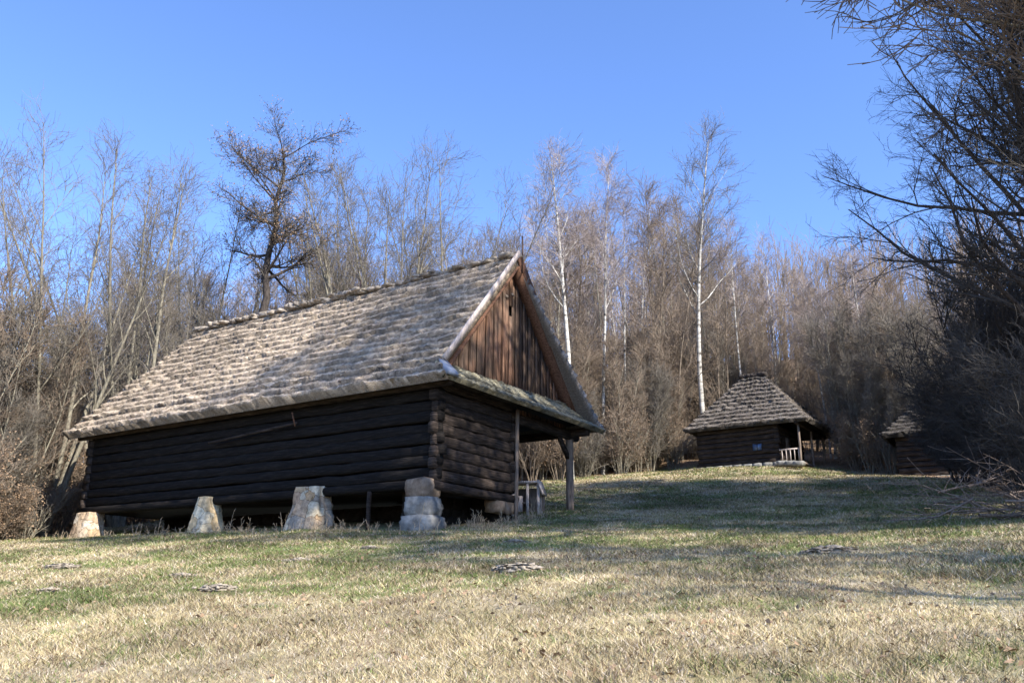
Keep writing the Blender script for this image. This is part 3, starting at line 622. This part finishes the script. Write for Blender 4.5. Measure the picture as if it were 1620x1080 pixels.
# dark gnarled tree with brown leaves
h = height_for(450, 44, 240); pts = np.array([(0, 0, -.3), (-.05, 0, 3), (0, 0, 6), (.0, .1, 8.2), (.1, 0, 9.8), (.35, .1, 11.2), (.2, 0, 12.5), (.35, .1, 13.9), (.65, 0, 15.2), (.5, .1, 16.6), (.9, 0, 18.2), (.8, 0, 19.6)])
pts[:, 2] *= h / 19.6; x, y = px2(420, 44, 500)
t = make_tree('gnarled_tree', 21, h=h, limbs=20, lt=(.50, .99), lang=66, ll=.165, lup=.04, br=8, bl=.42, tw=7, tw2=2, tl=.65, bark='darkbark', twig='darktwig', leaves=8000, twr=.008,
              trunk=(pts[None], np.linspace(.31, .06, 12)[None] ** 1.0), lshape=lambda t: 1.0 + 0 * t)
put(t, USED, x, y, 0, 1, lean=-2, label='dark gnarled tree still holding brown leaves above the thatched ridge')
# birches
bk = dict(bark='birch', twig='birchtwig', lang=30, ll=.17, lup=.06, br=7, tw=7, tw2=2, tl=.9, tup2=-.10, limbs=16, lt=(.48, .96), twr=.006, bup=.0, lk=.36)
feature(900, 50, 228, lean=1.2, label='tall white birch with forked crown right of the gable peak', name='birch_tree', seed=31, r=.19, wig=.022, tup=.02, **bk)
feature(948, 54, 268, 'smaller white birch just right of the tallest birch', 'birch_tree', seed=32, r=.12, wig=.02, **bk)
feature(1103, 59.5, 245, lean=-1.5, label='tall white trunked aspen with wavy trunk left of the thatched hut', name='aspen_tree', seed=33, r=.215, wig=.035, bark='birch', twig='greytwig', lang=40, ll=.20, lup=.07, br=7, tw=7, tw2=1, tl=.8, limbs=17, lt=(.42, .97), twr=.0065, lk=.4)
bt = dict(bk); bt.update(limbs=10, br=5, ll=.13)
feature(1163, 62, 350, 'thin birch behind the hut roof peak', 'birch_tree', seed=34, r=.11, wig=.02, **bt)
feature(1292, 60, 400, 'thin forked birch right of the hut', 'birch_tree', seed=35, n=2, spread=3, r=.10, wig=.02, **bt)
feature(1356, 56, 395, 'slim birch left of the big dark tree', 'birch_tree', seed=36, r=.10, wig=.02, **bt)
feature(985, 58, 330, 'thin birch amid the thicket right of the barn', 'birch_tree', seed=37, r=.10, wig=.02, **bt)
feature(1215, 70, 375, 'thin distant birch above the hut', 'birch_tree', seed=38, r=.10, wig=.02, **bt)
# big dark tree at the right, limbs sweeping left
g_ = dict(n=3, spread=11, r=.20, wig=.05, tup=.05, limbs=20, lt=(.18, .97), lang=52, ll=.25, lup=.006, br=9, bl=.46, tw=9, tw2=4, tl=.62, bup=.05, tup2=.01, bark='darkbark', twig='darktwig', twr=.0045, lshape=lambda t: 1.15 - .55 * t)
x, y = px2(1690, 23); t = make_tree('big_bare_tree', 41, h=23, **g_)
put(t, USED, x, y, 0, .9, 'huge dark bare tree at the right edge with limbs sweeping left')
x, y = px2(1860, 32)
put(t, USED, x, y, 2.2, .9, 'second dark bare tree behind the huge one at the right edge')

# trees outside the frame whose shadows fall on roof and meadow
sh_ = dict(n=4, spread=11, r=.24, wig=.05, limbs=20, lt=(.46, .97), lang=46, ll=.22, lup=.05, br=9, tw=6, tl=1.0, bark='bark', twig='twig', twr=.013, tw2=3)
SB = make_tree('bare_tree', 51, h=24, **sh_)
for x, y, s, rz, lab in [(17.0, 18.6, 1.0, 0, 'tall bare tree at the near end of the right wood'), (13.9, 14.2, 1.38, 1.0, 'tallest bare tree right of the viewer casting shade on the barn roof'),
                     (23, 12, 1.0, 4, 'bare tree deeper in the right wood'), (22, 19, 1.0, 5, 'bare tree in the right wood behind the bushes'), (27, 25, 1.0, 2.7, 'bare tree high in the right wood')]:
    put(SB, USED, x, y, rz, s, lab, group=None)

# forest of slim trees
protos = []
for k in range(9):
    protos.append(make_tree('slim_tree', 100 + k, n=[1, 2, 1, 3, 1, 4, 2, 1, 5][k], h=17, spread=[3, 6, 3, 8, 4, 9, 7, 3, 11][k], r=[.12, .10, .10, .09, .13, .08, .10, .08, .08][k], wig=.035, limbs=[19, 12, 18, 9, 20, 8, 12, 15, 7][k],
                            lt=(.16, .96), lang=34, ll=.17, lup=.06, br=6, tw=6, tw2=0, tl=.9, bark=['bark', 'brownbark', 'bark', 'bark', 'brownbark', 'bark', 'brownbark', 'birch', 'bark'][k], twig=['twig', 'twig', 'greytwig', 'twig', 'twig', 'greytwig', 'twig', 'birchtwig', 'twig'][k], twr=.007))
TOP = np.array([(-200, 540), (0, 540), (60, 480), (170, 440), (300, 390), (400, 410), (500, 390), (560, 380), (700, 380), (760, 380), (810, 395), (860, 320), (960, 310), (1060, 300), (1140, 320), (1200, 390), (1290, 440), (1330, 400), (1400, 420), (1500, 420), (1900, 380)])
g = np.random.default_rng(77); pl = []; tries = 0
def hides(px, d): return any(abs(px - a) < b and d < c for a, b, c in ((1103, 16, 60), (900, 13, 50.5), (948, 8, 54.5)))
while len(pl) < 270 and tries < 20000:
    tries += 1; px = g.uniform(-150, 1780); az = math.atan2(*(lambda r: (r[0], r[1]))(ray(px, 650))); e = float(edge(az)); d = e + 1.0 + 48 * g.random() ** 1.35
    if px > 1500: d = max(d, 40)
    if hides(px, d): continue
    x, y = px2(px, d)
    if any((x - a) ** 2 + (y - b) ** 2 < 2.2 for a, b, *_ in pl): continue
    l = np.array([x, y]) - BC; bx, by = l @ UX, l @ VY
    if -BL - 3 < bx < 3 and -2 < by < BWD + 3: continue
    if abs(px - 1190) < 115 and d < 62: continue
    if abs(px - 1470) < 70 and d < 53: continue
    pl.append((x, y, px, d))
kinds = {'bark': 'grey', 'brownbark': 'brown', 'birch': 'whitish'}
where = [(-300, 110, 'beyond the left end of the barn'), (110, 320, 'behind the sloping left roof end'), (320, 620, 'behind the middle of the ridge'), (620, 815, 'behind the gable end of the ridge'),
         (815, 960, 'right of the barn gable'), (960, 1090, 'between barn and thatched hut'), (1090, 1310, 'behind the thatched hut'), (1310, 1450, 'between the two huts'), (1450, 2600, 'behind the huge dark tree')]
ORD = ['leftmost', 'second from left', 'third from left', 'fourth from left', 'fifth from left', 'sixth from left', 'seventh from left', 'eighth from left', 'ninth from left', 'tenth from left']
def name_all(items):
    """items: (px, kind words, place words); returns a label for each, told apart by left to right order"""
    gr = {}
    for i, (px, kd, wh) in enumerate(items): gr.setdefault((kd, wh), []).append((px, i))
    out = {}
    for (kd, wh), l in gr.items():
        l.sort()
        for k, (_, i) in enumerate(l):
            o = '' if len(l) == 1 else ('left ' if k == 0 else 'right ') if len(l) == 2 else ('rightmost ' if k == len(l) - 1 else (ORD[k] if k < len(ORD) else f'{k + 1}th from left') + ' ')
            out[i] = (o + kd + ' ' + wh, kd + 's ' + wh)
    return out
def place(px): return [c for a, b, c in where if a <= px < b][0]
def row(px, x, y, d):
    k = d - float(edge(math.atan2(x, y))); return 'front' if k < 6 else 'middle' if k < 18 else 'far'
todo = []
for x, y, px, d in pl:
    j = int(g.integers(0, 9)); st_ = ['single', 'twin', 'single', 'triple', 'single', 'clustered', 'twin', 'single', 'clustered'][j]
    todo.append((x, y, px, d, j, f"{kinds[['bark', 'brownbark', 'bark', 'bark', 'brownbark', 'bark', 'brownbark', 'birch', 'bark'][j]]} {st_}-stem tree"))
names = name_all([(t[2], t[5], row(t[2], t[0], t[1], t[3]) + ' row ' + place(t[2])) for t in todo])
for i, (x, y, px, d, j, kd) in enumerate(todo):
    topy = np.interp(px, TOP[:, 0], TOP[:, 1]) + abs(g.normal(0, 55)) + (d < 50) * 20
    hh = max(8, min(27, height_for(px, d, topy)))
    put(protos[j], USED, x, y, g.uniform(0, 6.28), hh / 17, names[i][0], group='slim bare trees of the wood', sz=hh / 17, lean=float(np.interp(px, [0, 800, 1600], [-7, -1, 1])) + g.normal(0, 1.6))
for k, (x, y, sc, lab) in enumerate([(12.3, 4.2, 1.25, 'slim tree beside the viewer whose shadow crosses mid meadow'), (13.5, -1.0, 1.15, 'slim tree right of the viewer, lowest on the slope'),
                                     (17, .5, 1.25, 'slim tree far right of the viewer'), (15.5, 3.5, 1.2, 'slim tree between the two others right of the viewer')]):
    put(protos[[0, 4, 2, 0][k]], USED, x, y, k, sc, lab, group='slim bare trees of the wood')
# thicket shrubs
sp = []
for k in range(5):
    sp.append(make_tree('shrub', 200 + k, n=[14, 18, 12, 16, 20][k], h=[3.6, 3.0, 4.4, 2.4, 3.6][k], spread=[26, 34, 20, 42, 28][k], r=.028, wig=.07, limbs=6, lt=(.15, .95), lang=28, ll=.30, lup=.05, br=4, bl=.5, tw=3, tl=.35, tw2=0,
                        bark=['brownbark', 'bark', 'brownbark', 'brownbark', 'bark'][k], twig=['twig', 'greytwig', 'twig', 'twig', 'twig'][k], twr=.006, leaves=[2600, 0, 0, 3600, 800][k]))
pls = []; tries = 0
while len(pls) < 190 and tries < 9000:
    tries += 1; px = g.uniform(-100, 1560); az = math.atan2(*(lambda r: (r[0], r[1]))(ray(px, 650))); e = float(edge(az)); d = e + .3 + 22 * g.random() ** 2.0
    x, y = px2(px, d)
    if any((x - a) ** 2 + (y - b) ** 2 < 2.0 for a, b, *_ in pls): continue
    l = np.array([x, y]) - BC; bx, by = l @ UX, l @ VY
    if -BL - 2 < bx < 2.5 and -1.5 < by < BWD + 1.5: continue
    if abs(px - 1190) < 120 and d < 61: continue
    if abs(px - 1480) < 100 and d < 52: continue
    pls.append((x, y, px, d))
todo = []
for x, y, px, d in pls:
    j = int(g.integers(0, 5)); todo.append((x, y, px, d, j, ['leafy brown shrub', 'grey upright shrub', 'tall brown shrub', 'low leafy shrub', 'broad brown shrub'][j]))
names = name_all([(t[2], t[5], place(t[2])) for t in todo])
for i, (x, y, px, d, j, kd) in enumerate(todo):
    put(sp[j], USED, x, y, g.uniform(0, 6.28), g.uniform(.7, 1.15), names[i][0], 'shrub', 'bare shrubs at the wood edge')
sap = [make_tree('sapling', 500 + k, n=[5, 7, 4][k], h=8.5, spread=[9, 12, 7][k], r=.04, wig=.05, limbs=12, lt=(.08, .96), lang=26, ll=.17, lup=.07, br=6, bl=.5, tw=5, tl=.5, tw2=0, bark='bark', twig=['twig', 'greytwig', 'twig'][k], twr=.006) for k in range(3)]
todo = []; tries = 0
while len(todo) < 120 and tries < 6000:
    tries += 1; px = g.choice([g.uniform(850, 1110), g.uniform(850, 1560), g.uniform(-80, 110)], p=[.47, .47, .06]); az = math.atan2(*(lambda r: (r[0], r[1]))(ray(px, 650))); e = float(edge(az)); d = e + .8 + 9 * g.random() ** 1.5
    if hides(px, d): continue
    x, y = px2(px, d)
    if any((x - a[0]) ** 2 + (y - a[1]) ** 2 < .8 for a in todo): continue
    if abs(px - 1195) < 120 and d < 62 or abs(px - 1480) < 100 and d < 52: continue
    j = int(g.integers(0, 3)); todo.append((x, y, px, d, j, ['brown sapling clump', 'broad grey sapling clump', 'narrow brown sapling clump'][j]))
names = name_all([(t[2], t[5], place(t[2])) for t in todo])
for i, (x, y, px, d, j, kd) in enumerate(todo):
    put(sap[j], USED, x, y, g.uniform(0, 6.28), g.uniform(.6, 1.25), names[i][0], 'sapling', 'sapling clumps at the wood edge')
# dark bushes under the huge tree
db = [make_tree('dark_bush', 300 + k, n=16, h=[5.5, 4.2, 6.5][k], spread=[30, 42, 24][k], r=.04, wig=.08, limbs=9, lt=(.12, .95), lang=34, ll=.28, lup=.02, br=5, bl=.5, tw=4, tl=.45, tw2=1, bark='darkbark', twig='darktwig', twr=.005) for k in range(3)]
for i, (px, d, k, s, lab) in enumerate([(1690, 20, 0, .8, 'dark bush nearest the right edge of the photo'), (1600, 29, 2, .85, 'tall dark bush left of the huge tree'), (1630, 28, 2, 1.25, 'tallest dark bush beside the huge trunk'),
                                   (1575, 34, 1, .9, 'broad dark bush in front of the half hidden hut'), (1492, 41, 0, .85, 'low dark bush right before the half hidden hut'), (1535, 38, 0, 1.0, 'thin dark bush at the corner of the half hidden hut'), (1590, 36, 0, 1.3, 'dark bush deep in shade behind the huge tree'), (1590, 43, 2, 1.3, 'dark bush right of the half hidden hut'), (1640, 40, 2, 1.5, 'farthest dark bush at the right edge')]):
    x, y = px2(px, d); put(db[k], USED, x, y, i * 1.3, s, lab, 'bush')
# cut branches lying at the right
for i, (px, py, d, lab) in enumerate([(1590, 750, 26, 'pile of pale cut branches under the huge dark tree'), (1615, 800, 21, 'pale cut branches lying nearest the meadow at the right edge')]):
    x, y = px2(px, d, py); g2 = np.random.default_rng(400 + i); n = 14
    P0 = np.zeros((n, 6, 3)); P0[:, 0] = g2.normal(0, 1, (n, 3)) * (1.1, .8, .15) + (0, 0, .3); dd = np.stack([g2.choice([-1, 1], n) * 1.0, g2.normal(0, .5, n), g2.normal(.08, .22, n)], 1)
    for s in range(1, 6): dd += g2.normal(0, .06, (n, 3)); P0[:, s] = P0[:, s - 1] + dd * .7 * .42
    P0[:, :, 2] = np.maximum(P0[:, :, 2], .06); R0 = np.linspace(.03, .01, 6)[None] * g2.uniform(.6, 1.3, (n, 1)); P1, R1 = kids(g2, P0, R0, 7, .1, .95, 40, .8, 0, .15, 4, .6, .5, None, .006)
    a, b = tube(P0, R0, 5); c, e_ = tube(P1, R1, 3); o = mesh_np('branch_pile', np.concatenate([a, c]), [np.concatenate([b, e_ + len(a)])], M['pole'])
    o.location = (x, y, H(x, y)); props(o, lab, 'branches')
# far wood: a mass beyond the trees one can tell apart
g = np.random.default_rng(5); N = 900; az = g.uniform(-.75, .85, N); d = g.uniform(95, 150, N) - 12 * (np.abs(az) > .5); x = d * np.sin(az); y = d * np.cos(az); z = hgt(x, y)
h = g.uniform(11, 19, N); h = h * np.interp(az, [-.6, -.3, -.1, .05], [.5, .7, .85, 1]); P = np.zeros((N, 6, 3)); tt = np.linspace(0, 1, 6)
P[:, :, 0] = x[:, None] + g.normal(0, .5, (N, 1)) * tt; P[:, :, 1] = y[:, None]; P[:, :, 2] = z[:, None] - .5 + h[:, None] * tt
R = .13 * (1 - .85 * tt)[None] * g.uniform(.6, 1.3, (N, 1)); P1, R1 = kids(g, P, R, 16, .15, .97, 24, 3.2, .08, .08, 4, .5, .4, None, .022); P2, R2 = kids(g, P1, R1, 5, .2, .95, 30, 1.5, .05, .1, 3, .7, .6, None, .013)
VV, FF, k = [], [], 0
for a, b in (tube(P, R, 5), tube(P1, R1, 3), tube(P2, R2, 3)): VV.append(a); FF.append(b + k); k += len(a)
props(mesh_np('far_wood', np.concatenate(VV), [np.concatenate(FF)], M['twig']), 'distant leafless brown wood filling the hillside behind the nearer trees', 'wood', kind='stuff')
# fallen leaves
g = np.random.default_rng(19); N = 9000; az = g.uniform(-.76, .76, N); d = (3.5 ** .9 + g.random(N) * (50 ** .9 - 3.5 ** .9)) ** (1 / .9); x = d * np.sin(az); y = d * np.cos(az)
k = g.random(N) < .15 + .85 * (vnoise(x, y, 3.5, 41) > .52); x, y = x[k], y[k]; N = len(x); c = np.stack([x, y, hgt(x, y) + g.uniform(.012, .05, N)], 1)
a = g.normal(0, 1, (N, 3)) * (1, 1, .35); b = g.normal(0, 1, (N, 3)) * (1, 1, .35); a /= np.linalg.norm(a, axis=1, keepdims=True); b -= (a * b).sum(1, keepdims=True) * a; b /= np.linalg.norm(b, axis=1, keepdims=True)
s_ = g.uniform(.018, .045, (N, 1)); Q = np.stack([c - a * s_, c + b * s_ * .6 + (0, 0, .006), c + a * s_, c - b * s_ * .6 + (0, 0, .010)], 1).reshape(-1, 3)
props(mesh_np('fallen_leaves', Q, [np.arange(len(Q)).reshape(-1, 4)], M['leaf']), 'curled brown fallen leaves scattered through the meadow grass', 'leaves', kind='stuff')
# dead weeds along the barn foot
g = np.random.default_rng(9); N = 230; bx = g.uniform(-BL - 1, .8, N); by = g.normal(-.75, .28, N); sel = g.random(N) < .35; bx[sel] = g.normal(.7, .35, sel.sum()); by[sel] = g.uniform(0, 4.6, sel.sum())
W = BC[None] + bx[:, None] * UX + by[:, None] * VY; z = hgt(W[:, 0], W[:, 1]); P = np.zeros((N, 4, 3)); P[:, 0] = np.concatenate([W, z[:, None] - .02], 1); dd = g.normal(0, .25, (N, 3)) + (0, 0, 1); ln = g.uniform(.08, .42, N) * (g.random(N) ** .7 + .25)
for s in range(1, 4): P[:, s] = P[:, s - 1] + dd * (ln / 3)[:, None]; dd = dd + g.normal(0, .15, (N, 3))
P1, R1 = kids(g, P, np.full((N, 4), .006), 3, .3, .95, 35, .14, .02, .15, 3, .7, .6, None, .004)
a, b = tube(P, np.tile(np.linspace(.008, .004, 4), (N, 1)), 3); c, e_ = tube(P1, R1, 3)
props(mesh_np('dead_weeds', np.concatenate([a, c]), [np.concatenate([b, e_ + len(a)])], M['straw']), 'thin dry weed stalks along the foot of the barn', 'weeds', kind='stuff')
